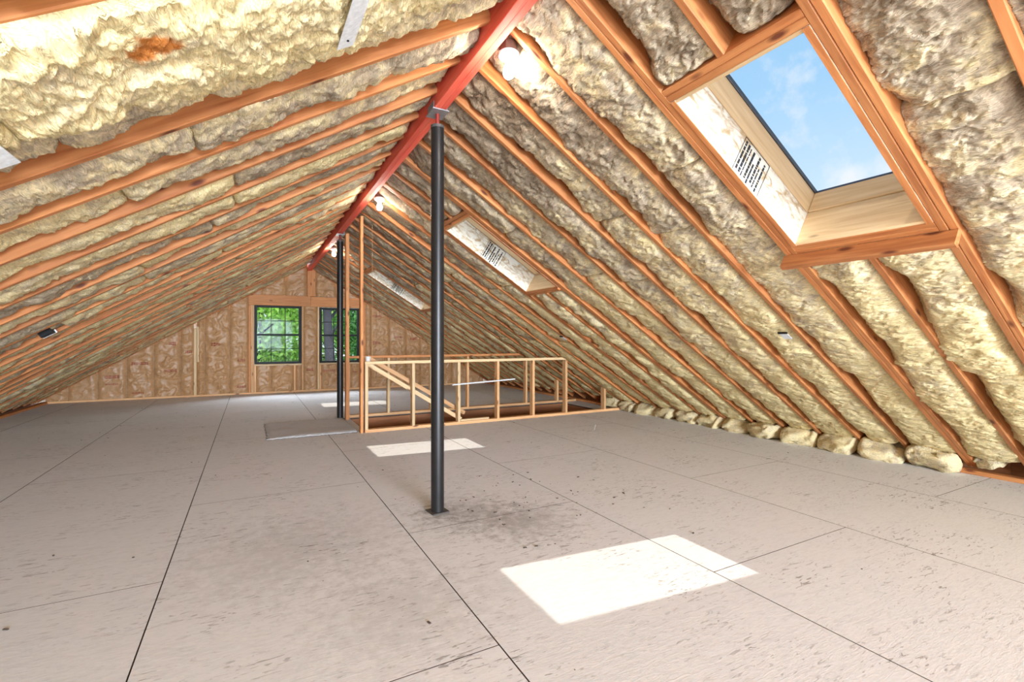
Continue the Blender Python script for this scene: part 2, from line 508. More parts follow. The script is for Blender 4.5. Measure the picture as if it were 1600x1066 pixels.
xs = [-3.66] + [-2.83 + 1.2255 * i for i in range(8)]
xs = xs[:8] + [5.78]
for i in range(len(xs) - 1):
    y = 1.665 - 2.44 * 5 + (0 if (i % 2 == 1) else 1.22)
    while y < YW + 0.1:
        y0, y1 = max(y, YB), min(y + 2.44, YW + 0.12)
        if y1 - y0 > 0.05:
            sheet(xs[i], xs[i + 1], y0, y1)
        y += 2.44
# joist deck under the sheets (dark joints), with the same opening
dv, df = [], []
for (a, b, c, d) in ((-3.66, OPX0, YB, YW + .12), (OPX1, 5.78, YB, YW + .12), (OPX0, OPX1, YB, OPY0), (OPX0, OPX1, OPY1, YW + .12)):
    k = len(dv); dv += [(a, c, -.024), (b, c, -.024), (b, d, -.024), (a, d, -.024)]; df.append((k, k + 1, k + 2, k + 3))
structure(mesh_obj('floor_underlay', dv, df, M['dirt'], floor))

# stairwell below the opening: rim boards and a lower storey
well = struct_empty('trim_1')
zz = -0.022
for (y, sgn) in ((OPY1 + 0.02, 1), (OPY0 - 0.02, -1)):
    x = OPX0
    for k, xn in enumerate((2.35, 3.72, OPX1)):
        box_obj('rim_board', (x + .002, y - .019, -.30), (xn - .002, y + .019, zz), M['rim'], well); x = xn
for x in (OPX0 - .02, OPX1 + .02):
    box_obj('rim_board', (x - .019, OPY0, -.30), (x + .019, OPY1, zz), M['rim'], well)
ws = [((OPX0, OPY0), (OPX1, OPY0)), ((OPX1, OPY0), (OPX1, OPY1)), ((OPX1, OPY1), (OPX0, OPY1)), ((OPX0, OPY1), (OPX0, OPY0))]
v, f = [], []
for (p, q) in ws:
    k = len(v); v += [(p[0], p[1], -.30), (q[0], q[1], -.30), (q[0], q[1], -2.6), (p[0], p[1], -2.6)]; f.append((k, k + 1, k + 2, k + 3))
v += [(OPX0, OPY0, -2.6), (OPX1, OPY0, -2.6), (OPX1, OPY1, -2.6), (OPX0, OPY1, -2.6)]; f.append((16, 17, 18, 19))
mesh_obj('wall_stairwell', v, f, M['paletrim'], well)

# ------------------------------------------------------------------ CEILING: roof deck, rafters, batts
SKY = [0, 8, 18]                         # rafter index at the near side of every skylight
S_TOP, S_BOT = (1.885 - XR) / CA, (2.915 - XR) / CA      # inner opening along the slope
SMAX_R, SMAX_L = (XE_R + 0.10 - XR) / CA, (XR - XE_L + 0.10) / CA
ry = lambda k: RAF0 + RSP * k
v, f = [], []


def deck_cell(side, s0, s1, y0, y1):
    k = len(v)
    for off in (RH + .002, RH + .02):
        for (s, y) in ((s0, y0), (s1, y0), (s1, y1), (s0, y1)):
            v.append(tuple(slope_pt(side, s, y, off)))
    q = [(0, 1, 2, 3), (7, 6, 5, 4), (0, 4, 5, 1), (1, 5, 6, 2), (2, 6, 7, 3), (3, 7, 4, 0)]
    f.extend(tuple(k + i for i in t) for t in q)


S_END = 6.3
deck_cell(-1, -0.15, S_END, YB, YW + .15)
ys = [YB]
for k in SKY:
    deck_cell(1, -0.15, S_END, ys[-1], ry(k) + .05)
    deck_cell(1, -0.15, S_TOP - .03, ry(k) + .05, ry(k + 2) - .05)
    deck_cell(1, S_BOT + .03, S_END, ry(k) + .05, ry(k + 2) - .05)
    ys.append(ry(k + 2) - .05)
deck_cell(1, -0.15, S_END, ys[-1], YW + .15)
ceiling = structure(mesh_obj('ceiling', v, f, M['deck']))

BW = 0.0445                               # half width of the ridge beam
s_start = BW / CA


def rafter(side, y, s0, s1, mat=None, t=RT, h=RH):
    p0, p1 = slope_pt(side, s0, y, h / 2), slope_pt(side, s1, y, h / 2)
    return lumber('rafter', p0, p1, t, h, Vector((side * SA, 0, CA)), mat or M['rafter'], ceiling)


KMIN, KMAX = -22, 26
tail_R, tail_L = (XE_R + 0.08 - XR) / CA, (XR - XE_L + 0.08) / CA
for k in range(KMIN, KMAX + 1):
    rafter(-1, ry(k), s_start, tail_L)
    cut = [q for q in SKY if k == q + 1]
    if cut:
        rafter(1, ry(k), s_start, S_TOP - 0.076)
        rafter(1, ry(k), S_BOT + 0.078, tail_R)
    else:
        rafter(1, ry(k), s_start, tail_R)
    if k in SKY:
        rafter(1, ry(k) + RT + .001, s_start, tail_R)
    if (k - 2) in SKY:
        rafter(1, ry(k) - RT - .001, s_start, tail_R)
for side, tl in ((-1, tail_L), (1, tail_R)):
    rafter(side, YW - 0.03, s_start, tl)
# doubled headers above and below each skylight
for k in SKY:
    ya, yb = ry(k) + .058, ry(k + 2) - .058
    for s in (S_TOP - .057, S_TOP - .019, S_BOT + .019, S_BOT + .057):
        lumber('header', slope_pt(1, s, ya, RH / 2), slope_pt(1, s, yb, RH / 2), .037, RH, Vector((SA, 0, CA)), M['rafter'], ceiling)


def batt(side, s0, s1, yc, w, tone, res, recess=0.03, edge=0.10, fluffy=1.0, seed=None, stain=None, grad=None, shift=0.0, ebias=0.42):
    seed = seed if seed is not None else random.randint(0, 400)
    L = s1 - s0
    nu = max(8, int(L / res)); nv = max(7, int(w / res))
    u = np.linspace(0, L, nu); t = np.linspace(-1, 1, nv)
    U, T = np.meshgrid(u, t, indexing='ij')
    S = U + s0; Y = T * (w / 2)
    # how far each edge of the batt draws back from the rafter
    def edge_amt(sd):
        q = fbm(S * 1.25, np.full_like(S, sd * 3.3 + seed * .37), seed + int(sd * 7) + 11, 4)
        return np.clip(ebias + 1.05 * q, 0, 1) ** 1.3 * edge
    e_far, e_near = edge_amt(1), edge_amt(2) * 0.75
    d_far, d_near = (1 - T) * w / 2, (1 + T) * w / 2
    dep = recess * (0.7 + 0.9 * perlin(S * 0.9, S * 0 + seed, seed + 2))
    Z = -dep + 0.022 * np.cos(T * math.pi / 2)
    Z -= e_far * np.exp(-(d_far / (0.030 + .25 * e_far)) ** 2) + e_near * np.exp(-(d_near / (0.030 + .25 * e_near)) ** 2)
    wx = S + 0.06 * fbm(S * 5, Y * 5, seed + 40, 3); wy = Y + 0.06 * fbm(S * 5, Y * 5, seed + 60, 3)
    # folds run across the bay low on the right slope, and are tangled elsewhere
    an = np.clip((S - 1.1) / 1.4, 0, 1) if side > 0 else np.full_like(S, 0.35)
    ky = 1 - 0.52 * an; soft = 1 - 0.35 * an
    lump = fbm(wx * 4.4, wy * 3.4 * ky, seed + 80, 3)
    crease = ridged(wx * 8.5, wy * 4.5 * ky, seed + 100, 3)
    w2x = S + 0.028 * fbm(S * 11, Y * 11, seed + 210, 3); w2y = Y + 0.022 * fbm(S * 11, Y * 11, seed + 230, 3)
    crack = np.clip(ridged(w2x * 17, w2y * 6.0 * ky, seed + 250, 2) - 0.95, 0, 1) * (0.55 + 0.45 * soft)
    fine = fbm(w2x * 42, w2y * 24 * ky, seed + 120, 3) * soft
    Z += fluffy * (0.020 * lump - 0.012 * np.clip(crease - 0.55, 0, 2) ** 1.2 + 0.0062 * fine) - 0.028 * crack
    # slack ends
    endd = np.minimum(U, L - U)
    Z -= 0.022 * np.exp(-(endd / 0.012) ** 2)
    Yo = Y + shift + 0.007 * fbm(S * 9, Y * 9, seed + 140, 2) * (1 - np.abs(T))
    # let fluff that hangs below the rafters spill over them a little
    Yo += np.sign(T) * np.clip(Z + 0.004, 0, 0.03) * 0.9 * (np.abs(T) > 0.9)
    Z = np.clip(Z, -0.19, 0.09)
    tn = tone + 0.22 * fbm(S * 1.4, Y * 2.0, seed + 160, 3) - 1.6 * 0.022 * lump + 0.10 * np.clip(crease - 0.55, 0, 2)  # creases and hollows also darkened here, shade put into the tone
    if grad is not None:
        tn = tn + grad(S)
    stn = np.zeros_like(tn)
    if stain is not None:
        ss, sy, sr = stain
        dd = np.hypot((S - ss), (Y - sy) * 1.3) + 0.05 * fbm(S * 18, Y * 18, seed + 5, 4)
        stn = np.clip((sr - dd) / (sr * 0.35), 0, 1)
    # side skirts
    def pack(A): return A
    P = np.stack([U - L / 2, Yo, Z], -1)
    skl = P[:, :1].copy(); skl[..., 2] = -0.20; skr = P[:, -1:].copy(); skr[..., 2] = -0.20
    P = np.concatenate([skl, P, skr], 1)
    tn = np.concatenate([tn[:, :1], tn, tn[:, -1:]], 1); stn = np.concatenate([stn[:, :1], stn, stn[:, -1:]], 1)
    et = P[:1].copy(); et[..., 2] = -0.20; eb = P[-1:].copy(); eb[..., 2] = -0.20
    P = np.concatenate([et, P, eb], 0)
    tn = np.concatenate([tn[:1], tn, tn[-1:]], 0); stn = np.concatenate([stn[:1], stn, stn[-1:]], 0)
    n0, n1 = P.shape[:2]
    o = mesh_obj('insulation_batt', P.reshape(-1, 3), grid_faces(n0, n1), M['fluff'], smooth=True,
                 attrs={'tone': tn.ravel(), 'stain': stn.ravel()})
    # local frame: X down the slope, Y along the roof, Z into the room
    X = Vector((side * CA, 0, -SA)); Yv = Vector((0, 1, 0)); Zv = Vector((-side * SA, 0, -CA))
    R = Matrix((X, Yv, Zv)).transposed().to_4x4()
    place_local(o, ceiling, Matrix.Translation(slope_pt(side, (s0 + s1) / 2, yc)) @ R)
    return o


def bay(side, k, s0, s1, tones, w=None, yc=None, **kw):
    y0 = ry(k) + RT / 2; y1 = ry(k + 1) - RT / 2
    if yc is None: yc = (y0 + y1) / 2
    if w is None: w = y1 - y0
    d = max(0.6, abs(yc) + 0.4)
    res = min(0.024, max(0.0062, 0.0036 * d))
    L = s1 - s0
    n = max(1, int(round(L / 1.9)))
    cuts = [s0]
    for i in range(1, n):
        cuts.append(s0 + L * i / n + random.uniform(-.6, .6))
    cuts.append(s1)
    for i in range(n):
        tn = tones[i % len(tones)] if tones else random.choice((0.15, 0.35, 0.6))
        batt(side, cuts[i] + .001, cuts[i + 1] - .001, yc, w, tn, res, **kw)


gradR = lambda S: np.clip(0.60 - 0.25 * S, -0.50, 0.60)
left_tones = {-1: [.2], 0: [.22], 1: [.05, .10, .12], 2: [.45, .42, .35], 3: [.55, .50, .55], 4: [.42, .15, .2], 5: [.6, .12, .15], 6: [.05, .15, .4],
              7: [.55, .6, .4], 8: [.1, .2, .1], 9: [.5, .35, .2], 10: [.1, .2, .5]}
for k in range(KMIN, KMAX + 1):
    last = (k == KMAX)
    if last:
        yc = (ry(k) + RT / 2 + YW - .05) / 2; w = YW - .05 - ry(k) - RT / 2
        if w < 0.06: continue
    else:
        yc = w = None
    sL0, sR0 = s_start + .01, s_start + .01
    eL, eR = tail_L - .10, tail_R - .22
    if k < -9:
        continue
    # left slope
    tl = left_tones.get(k, [random.choice((-.05, .1, .2, .42)) for _ in range(3)])
    kw = dict(recess=random.uniform(0.012, 0.04), edge=random.uniform(0.10, 0.16), ebias=random.uniform(.45, .62))
    if k == 1:
        kw = dict(recess=-0.045, edge=0.05, fluffy=1.5, seed=37, stain=((XR + 0.260) / CA, -0.10, 0.085)); w, yc = .455, ry(1) + RSP / 2 + .045
    if k == 0: kw = dict(recess=-0.01, edge=0.08, fluffy=1.4)
    if k == 2: kw = dict(recess=0.02, edge=0.17, fluffy=1.1, ebias=0.85)
    bay(-1, k, sL0, eL, tl, w=w, yc=yc, **kw)
    # right slope
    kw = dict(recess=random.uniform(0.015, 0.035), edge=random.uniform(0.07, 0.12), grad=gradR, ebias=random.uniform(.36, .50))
    tr = [random.uniform(.12, .36) for _ in range(3)]
    insky = [q for q in SKY if k in (q, q + 1)]
    if insky:
        q = insky[0]
        y0 = ry(k) + RT / 2 + (RT + .002 if k == q else 0); y1 = ry(k + 1) - RT / 2 - (RT + .002 if k == q + 1 else 0)
        bay(1, k, sR0, S_TOP - .080, tr, w=y1 - y0, yc=(y0 + y1) / 2, **kw)
        bay(1, k, S_BOT + .080, eR, tr, w=y1 - y0, yc=(y0 + y1) / 2, **dict(kw, fluffy=1.25, recess=0.005))
    else:
        bay(1, k, sR0, eR, tr, w=w, yc=yc, **kw)


def roll(cx, cy, cz, lx, ly, lz, tone, seed):
    nu, nv = 30, 22
    a = np.linspace(0, 2 * math.pi, nu, endpoint=False); b = np.linspace(0, math.pi, nv)
    A, B = np.meshgrid(a, b, indexing='ij')
    sg = lambda q, p: np.sign(q) * np.abs(q) ** p
    x = sg(np.cos(A), .75) * sg(np.sin(B), .6); z = sg(np.sin(A), .75) * sg(np.sin(B), .6); y = sg(np.cos(B), .55)
    r = 1 + 0.34 * fbm(x * 1.3 + 3, y * 1.6 + z, seed, 4) + 0.10 * fbm(x * 5 + y * 4, z * 6, seed + 4, 3) - 0.10 * np.clip(ridged(y * 3 + x, z * 3, seed + 9, 2) - .8, 0, 1)
    P = np.stack([x * lx / 2 * r, y * ly / 2, z * lz / 2 * r], -1).reshape(-1, 3)
    f = []
    for i in range(nu):
        k = (i + 1) % nu
        for j in range(nv - 1):
            f.append((i * nv + j, i * nv + j + 1, k * nv + j + 1, k * nv + j))
    tn = np.full(len(P), tone)
    o = mesh_obj('insulation_roll', P, f, M['fluff'], smooth=True, attrs={'tone': tn, 'stain': tn * 0})
    place_local(o, ceiling, Matrix.Translation((cx, cy, cz)) @ Matrix.Rotation(random.uniform(-.28, .28), 4, 'Z') @ Matrix.Rotation(random.uniform(-.5, .5), 4, 'Y') @ Matrix.Rotation(random.uniform(-.12, .12), 4, 'X'))


for k in range(-4, 14):
    yc = ry(k) + RSP / 2
    w = RSP - RT - .01
    if k in (0, 1):          # an open bay at the foot, only a scrap of wool
        roll(5.62, yc + .05, 0.15, .20, .20, .12, .35, k + 50)
        continue
    fx = 5.50 if k in (2, 3, 4, 5, 6) else 5.56
    roll(fx, yc, 0.088, random.uniform(.28, .36), w + .03, random.uniform(.15, .185), random.uniform(.15, .35), k + 30)

# blocking boards that close the eaves behind the plates
for nm, x in (('wall_right', XE_R + .19), ('wall_left', XE_L - .19)):
    root = struct_empty(nm); y = YB
    while y < YW:
        y2 = min(y + 3.2, YW + .1)
        box_obj('eave_board', (x - .012, y + .001, -.02), (x + .012, y2 - .001, .30), M['rim'], root); y = y2
# plates along the eaves
for nm, x in (('baseboard_right', XE_R), ('baseboard_left', XE_L)):
    root = struct_empty(nm)
    y = YB
    while y < YW - .1:
        y2 = min(y + 4.2, YW - .05)
        box_obj('bottom_plate', (x - .045, y + .002, .0005), (x + .045, y2 - .002, .0385), M['header'], root, .004)
        y = y2

# ------------------------------------------------------------------ RIDGE BEAM in three lengths, two plies each
zb = 2.745
rx = lambda y: 1.128 + 0.0055 * (y - 3.16)
P1, P2 = (1.13, 3.16), (1.167, 7.52)
beam_spans = [(YB, P1[1] - .004, 'red-stained double ridge beam overhead, nearest length ending at the near black column'),
              (P1[1] + .004, P2[1] - .004, 'red-stained double ridge beam running between the two black columns'),
              (P2[1] + .004, YW - .02, 'red-stained double ridge beam from the far black column to the gable wall')]
for (y0, y1, lab) in beam_spans:
    b = thing('ridge_beam', lab, 'beam', (rx((y0 + y1) / 2), (y0 + y1) / 2, zb), 'lengths of the red ridge beam')
    for sgn in (-1, 1):
        dz = 0.0 if sgn < 0 else 0.006
        lumber('ply', (rx(y0) + sgn * .0225, y0, zb + .15 + dz), (rx(y1) + sgn * .0225, y1, zb + .15 + dz), .0435, .30, (0, 0, 1), M['red'], b, .003)

# ------------------------------------------------------------------ STEEL COLUMNS
def column(x, y, lab, rot):
    c = thing('steel_column', lab, 'column', (x, y, 0), 'black steel columns under the ridge')
    Rz = Matrix.Rotation(rot, 4, 'Z')
    bp = box_obj('base_plate', (-.062, -.062, 0.0005), (.062, .062, .008), M['baseplate'], None, .002)
    place_local(bp, c, Matrix.Translation((x, y, .004)) @ Rz @ Matrix.Identity(4))
    lathe('pipe', [(.0445, 0.008), (.0445, 2.635), (.043, 2.636)], M['steel'], c, (x, y, 0), 36)
    lathe('collar', [(.040, 2.634), (.0465, 2.636), (.0465, 2.655), (.040, 2.658)], M['baseplate'], c, (x, y, 0), 36)
    lathe('jack_screw', [(.014, 2.656), (.014, zb - .0085)], M['screw'], c, (x, y, 0), 18)
    tp = box_obj('top_plate', (x - .058, y - .075, zb - .0085), (x + .058, y + .075, zb - .0005), M['galv'], c, .002)
    for sx_ in (-1, 1):
        box_obj('side_strap', (x + sx_ * .0475 - .002, y - .06, zb - .0005), (x + sx_ * .0475 + .002, y + .06, zb + .05), M['galv'], c, .001)


column(P1[0], P1[1], 'near black steel column standing in the middle of the floor', 0.1)
column(P2[0], P2[1], 'far black steel column beside the stair opening, next to a timber stud', 0.1)

# ------------------------------------------------------------------ BARE BULBS along the ridge
def bulb(x, y, z, lab):
    t = thing('bare_bulb_light', lab, 'light', (x, y, z), 'bare bulbs along the ridge')
    # z is the height of the porcelain rim
    lathe('junction_box', [(.047, .026), (.05, .028), (.05, .075), (.045, .078)], M['brown'], t, (x, y, z), 8, smooth=False)
    lh = lathe('lampholder', [(.030, -.018), (.036, -.012), (.052, -.004), (.058, .006), (.058, .016), (.05, .024), (.02, .026)], M['porcelain'], t, (x, y, z), 32)
    pr = [(.004, -.118), (.016, -.116), (.025, -.107), (.0305, -.092), (.0315, -.080), (.029, -.066), (.022, -.050), (.0165, -.036), (.0145, -.019)]
    lathe('glass_bulb', pr, M['bulb'], lh, (x, y, z), 24)


bulb(1.243, 2.33, 2.735, 'bare glowing bulb nearest the viewer, hung by the ridge before the near column')
bulb(1.255, 5.40, 2.735, 'second bare glowing bulb along the ridge, between the two black columns')
bulb(1.255, 8.75, 2.735, 'farthest bare glowing bulb on the ridge, just behind the far column')
bulb(1.243, -0.8, 2.735, 'bare glowing bulb on the ridge just behind the viewer')  # added out of view to light the near floor from above
bulb(1.243, -3.6, 2.735, 'bare glowing bulb on the ridge farthest behind the viewer')  # another unseen bulb, added for more light on the floor

# ------------------------------------------------------------------ SKYLIGHTS
def skylight(n, k):
    w = struct_empty('window_%d' % n)
    ya, yb = ry(k) + .058, ry(k + 2) - .058       # faces of the doubled rafters
    y0, y1 = ya + .030, yb - .030                 # clear opening
    up = Vector((SA, 0, CA))
    P = lambda s, y, off: slope_pt(1, s, y, off)
    RO = 0.24                                     # lining height, then the curb
    def panel(name, s0, s1, ya_, yb_, o0, o1, mat, c=.003):
        # box aligned to the slope
        d = (abs(s1 - s0), abs(yb_ - ya_), abs(o1 - o0))
        cen = P((s0 + s1) / 2, (ya_ + yb_) / 2, (o0 + o1) / 2)
        X, Yv, Z = Vector((CA, 0, -SA)), Vector((0, 1, 0)), up
        ax = d.index(max(d))
        if ax == 0: A, B, Cc, dd = X, Yv, Z, (d[0], d[1], d[2])
        elif ax == 1: A, B, Cc, dd = Yv, -X, Z, (d[1], d[0], d[2])
        else: A, B, Cc, dd = Z, X, Yv, (d[2], d[0], d[1])
        return lumber(name, cen - A * dd[0] / 2, cen + A * dd[0] / 2, dd[1], dd[2], Cc, mat, w, min(c, dd[1] * .3, dd[2] * .3))
    # linings (far side and near side), wooden ends
    panel('osb_lining', S_TOP, S_BOT, yb - .0295, yb - .0005, 0.0, RO, M['osb'])
    panel('osb_lining', S_TOP, S_BOT, ya + .0005, ya + .0295, 0.0, RO, M['osb'])
    panel('edge_board', S_TOP, S_BOT, yb - .0295, yb - .0005, -.004, -.0005, M['rafter'], .001)
    panel('edge_board', S_TOP, S_BOT, ya + .0005, ya + .0295, -.004, -.0005, M['rafter'], .001)
    panel('end_lining', S_TOP - .0005, S_TOP + .018, y0 + .001, y1 - .001, 0.0, RO, M['pale'])
    panel('end_lining', S_BOT - .018, S_BOT + .0005, y0 + .001, y1 - .001, 0.0, RO, M['pale'])
    # curb
    cz0, cz1 = RO + .002, RO + .15
    panel('curb_board', S_TOP - .05, S_BOT + .05, y1 - .002, y1 + .036, cz0, cz1, M['pale'])
    panel('curb_board', S_TOP - .05, S_BOT + .05, y0 - .032, y0 + .006, cz0, cz1, M['pale'])
    panel('curb_board', S_TOP - .02, S_TOP + .018, y0 + .008, y1 - .008, cz0, cz1, M['pale'])
    panel('curb_board', S_BOT - .026, S_BOT + .012, y0 + .008, y1 - .008, cz0, cz1, M['pale'])
    # metal sash and pane
    fz0, fz1 = cz1 + .002, cz1 + .03
    panel('sash_rail', S_TOP - .03, S_BOT + .02, y1 - .006, y1 + .02, fz0, fz1, M['metal'])
    panel('sash_rail', S_TOP - .03, S_BOT + .02, y0 - .02, y0 + .006, fz0, fz1, M['metal'])
    panel('sash_rail', S_TOP - .01, S_TOP + .012, y0 + .008, y1 - .008, fz0, fz1, M['metal'])
    panel('sash_rail', S_BOT - .014, S_BOT + .012, y0 + .008, y1 - .008, fz0, fz1, M['metal'])
    panel('glass_pane', S_TOP, S_BOT, y0, y1, fz1 + .001, fz1 + .007, M['glass'], .001)
    # trim board nailed under the lower header
    if k == 0:
        panel('trim_board', S_BOT + .07, S_BOT + .108, ya - .075, yb + .085, -.09, -.001, M['rafter'])
    else:
        panel('trim_board', S_BOT + .002, S_BOT + .04, ya + .001, yb - .001, -.022, -.001, M['rafter'])
    # printed grade stamp on the far lining, facing the room
    yy = yb - .0306
    sv, sf = [], []
    def bar(s0, s1, o0, o1):
        q = len(sv)
        for (s, o_) in ((s0, o0), (s1, o0), (s1, o1), (s0, o1)):
            for dy in (0.0, -0.0008):
                p = P(s, yy, o_); sv.append((p.x, p.y + dy, p.z))
        i = [q, q + 2, q + 4, q + 6]; j = [q + 1, q + 3, q + 5, q + 7]
        sf.extend([tuple(i), tuple(reversed(j))]); sf.extend([(i[a], j[a], j[(a + 1) % 4], i[(a + 1) % 4]) for a in range(4)])
    sc0 = S_TOP + (S_BOT - S_TOP) * (0.42 if k == 0 else 0.40); W = 0.25
    o0, o1 = 0.004, RO - .006
    r_ = random.Random(5)
    # frame and rows of small lettering strokes
    bar(sc0, sc0 + .004, o0, o1); bar(sc0 + W - .004, sc0 + W, o0, o1); bar(sc0, sc0 + W, o1 - .004, o1)
    for row in range(8):
        s = sc0 + .016 + row * .027
        thick = (.015, .017, .008, .016, .013, .016, .010, .014)[row]
        o_ = o0 + r_.uniform(0, .03)
        while o_ < o1 - .03 - (0.06 if row in (4, 6) else 0):
            ln = r_.uniform(.010, .034)
            bar(s, s + thick, o_, o_ + ln); o_ += ln + r_.uniform(.002, .006)
    st = mesh_obj('grade_stamp', sv, sf, M['ink'], w); st['label'] = 'black printed grade stamp'
    return w


for n, k in zip((3, 4, 5), SKY):
    skylight(n, k)

# ------------------------------------------------------------------ FAR GABLE WALL: studs, header, kraft-faced batts
wall = struct_empty('wall_far')
W1 = (0.065, 1.005, 0.645, 1.930)
W2 = (1.390, 2.285, 0.645, 1.920)
# outside sheathing with the window holes
zt = lambda x: ZR - SL * abs(x - XR) + 0.12
v, f = [], []
yo = YW + .115
xsn = sorted(set([-3.6, W1[0], W1[1], XR, W2[0], W2[1], 5.85]))
for a, b in zip(xsn[:-1], xsn[1:]):
    win = W1 if abs(a - W1[0]) < 1e-6 else (W2 if abs(a - W2[0]) < 1e-6 else None)
    segs = [((-0.3, -0.3), (zt(a), zt(b)))] if not win else [((-.3, -.3), (win[2], win[2])), ((win[3], win[3]), (zt(a), zt(b)))]
    for (lo, hi) in segs:
        k = len(v)
        for y in (yo, yo + .02):
            v += [(a, y, lo[0]), (b, y, lo[1]), (b, y, hi[1]), (a, y, hi[0])]
        f += [(k + 3, k + 2, k + 1, k), (k + 4, k + 5, k + 6, k + 7), (k, k + 1, k + 5, k + 4), (k + 2, k + 3, k + 7, k + 6), (k + 1, k + 2, k + 6, k + 5), (k + 3, k, k + 4, k + 7)]
mesh_obj('sheathing', v, f, M['osb'], wall)

D0, D1 = YW + .004, YW + .11                # stud depth range
def wstud(x0, x1, z0, z1, mat=None, name='stud', dy=0.0):
    return box_obj(name, (x0, D0 + dy, z0), (x1, D1, z1), mat or M['stud'], wall, .003)
wstud(-3.35, 1.16, 0.0005, .0385, M['stud'], 'bottom_plate', -.004); wstud(1.165, 5.6, .0005, .0385, M['stud'], 'bottom_plate', -.004)
wstud(-.045, 1.20, 1.935, 2.17, M['header'], 'header_beam', -.012); wstud(1.204, 2.42, 1.935, 2.165, M['header'], 'header_beam', -.012)
wstud(-.045, -.005, .04, 1.933, M['header']); wstud(-.003, .058, .04, 1.933, M['stud'])
wstud(1.012, 1.048, .04, 1.933); wstud(1.345, 1.384, .04, 1.933, M['pale'])
wstud(2.292, 2.33, .04, 1.933); wstud(2.334, 2.42, .04, 1.933, M['header'])
wstud(.06, 1.01, .605, .640, M['pale'], 'sill_plate'); wstud(1.386, 2.29, .605, .640, M['pale'], 'sill_plate')
wstud(.845, .885, .04, .603); wstud(.062, .098, .04, .603); wstud(2.03, 2.07, .04, .603); wstud(1.388, 1.425, .04, .603)
wstud(1.13, 1.30, 2.172, 2.85, M['header'], 'ridge_post', -.02)
wstud(-1.035, -.985, .04, 1.42, M['pale'], 'stud', -.012)
wstud(-.98, -.945, .72, 1.45, M['pale'], 'stud', -.006)


def kraft(x0, x1, z0, z1f, seed, marks=(), wr=1.0):
    """one kraft-faced batt; z1f gives its top edge over x"""
    w = x1 - x0
    nu = max(8, int(w / .016)); zt_ = max(z1f(x0), z1f(x1)); nv = max(8, int((zt_ - z0) / .018))
    t = np.linspace(0, 1, nu); s = np.linspace(0, 1, nv)
    T, S = np.meshgrid(t, s, indexing='ij')
    X = x0 + T * w
    ztop = np.vectorize(z1f)(X)
    Z = z0 + S * (ztop - z0)
    ang = 0.35 * math.sin(seed * 2.1)
    A = X * math.cos(ang) - Z * math.sin(ang); B = X * math.sin(ang) + Z * math.cos(ang)
    wx = A + .08 * fbm(A * 4, B * 4, seed, 2); wz = B + .08 * fbm(A * 4, B * 4, seed + 9, 2)
    ed = np.minimum(np.minimum(T, 1 - T) * w, 0.08) / 0.08
    bul = .035 * (1 - (1 - ed) ** 2)
    cre = ridged(wx * 3.2, wz * 8.0, seed + 20, 2) + 0.7 * ridged(wx * 6.5, wz * 3.0, seed + 25, 2)
    D = bul + wr * (.016 * fbm(wx * 3, wz * 4, seed + 3, 3) + .030 * np.clip(cre - 1.05, 0, 2) ** 1.2) * (0.35 + 0.65 * ed)
    Y = YW + .040 - D
    P = np.stack([X, Y, Z], -1)
    o = mesh_obj('kraft_batt', P.reshape(-1, 3), grid_faces(nu, nv), M['kraft'], wall, smooth=True)
    for (mx_, mz, mw, mh) in marks:
        r_ = random.Random(int(mx_ * 100 + mz * 1000))
        vv, ff = [], []
        cur = mx_ - mw / 2
        while cur < mx_ + mw / 2:
            lw = r_.uniform(.012, .028); hh = mh * r_.uniform(.6, 1.0)
            for (za, zb_) in ((mz - hh / 2, mz - hh * .12), (mz + hh * .12, mz + hh / 2)):
                n_ = 2
                k0 = len(vv)
                for i in range(n_ + 1):
                    for zq in (za, zb_):
                        xq = cur + lw * i / n_
                        iu = min(nu - 1, max(0, int(round((xq - x0) / w * (nu - 1)))))
                        zq2 = (zq - z0) / (ztop[iu, 0] - z0)
                        iv = min(nv - 1, max(0, int(round(zq2 * (nv - 1)))))
                        vv.append((xq, Y[iu, iv] - .004, zq))
                for i in range(n_):
                    ff.append((k0 + 2 * i, k0 + 2 * i + 2, k0 + 2 * i + 3, k0 + 2 * i + 1))
            cur += lw + .008
        mk = mesh_obj('printed_mark', vv, ff, M['print'], o); mk['label'] = 'faded red printed lettering'
    return o


roofz = lambda x: max(0.09, ZR - SL * abs(x - XR) + .03)
cst = lambda z: (lambda x: z)
g = .003
kraft(-3.32, -3.013 - g, .04, roofz, 1)
kraft(-3.013 + g, -2.576 - g, .04, roofz, 2, wr=.5)
kraft(-2.576 + g, -2.140 - g, .04, roofz, 3, [(-2.36, .46, .22, .07), (-2.36, .32, .2, .03)], wr=.5)
kraft(-2.140 + g, -1.707 - g, .04, roofz, 4, [(-1.93, .71, .26, .05), (-1.96, .13, .18, .04)])
kraft(-1.707 + g, -1.267 - g, .04, roofz, 5, [(-1.40, 1.10, .12, .07), (-1.44, .55, .2, .06)], wr=1.3)
kraft(-1.267 + g, -1.037 - g, .04, roofz, 6, [(-1.13, .93, .1, .07)], wr=1.4)
kraft(-.983, -.845 - g, .04, roofz, 7, wr=1.4)
kraft(-.845 + g, -.398 - g, .04, roofz, 8, [(-.66, 1.08, .14, .08)], wr=1.4)
kraft(-.398 + g, -.048, .04, roofz, 9, [(-.18, .74, .14, .06), (-.18, .17, .16, .05)])
kraft(.100, .40, .04, cst(.603), 10); kraft(.405, .842, .04, cst(.603), 11, wr=1.4); kraft(.888, 1.010, .04, cst(.603), 12)
kraft(1.050, 1.343, .04, cst(1.933), 13, [(1.17, .50, .12, .06)])
kraft(1.428, 2.028, .04, cst(.603), 14, [(1.60, .46, .28, .05)]); kraft(2.073, 2.29, .04, cst(.603), 15, [(2.17, .42, .1, .05)])
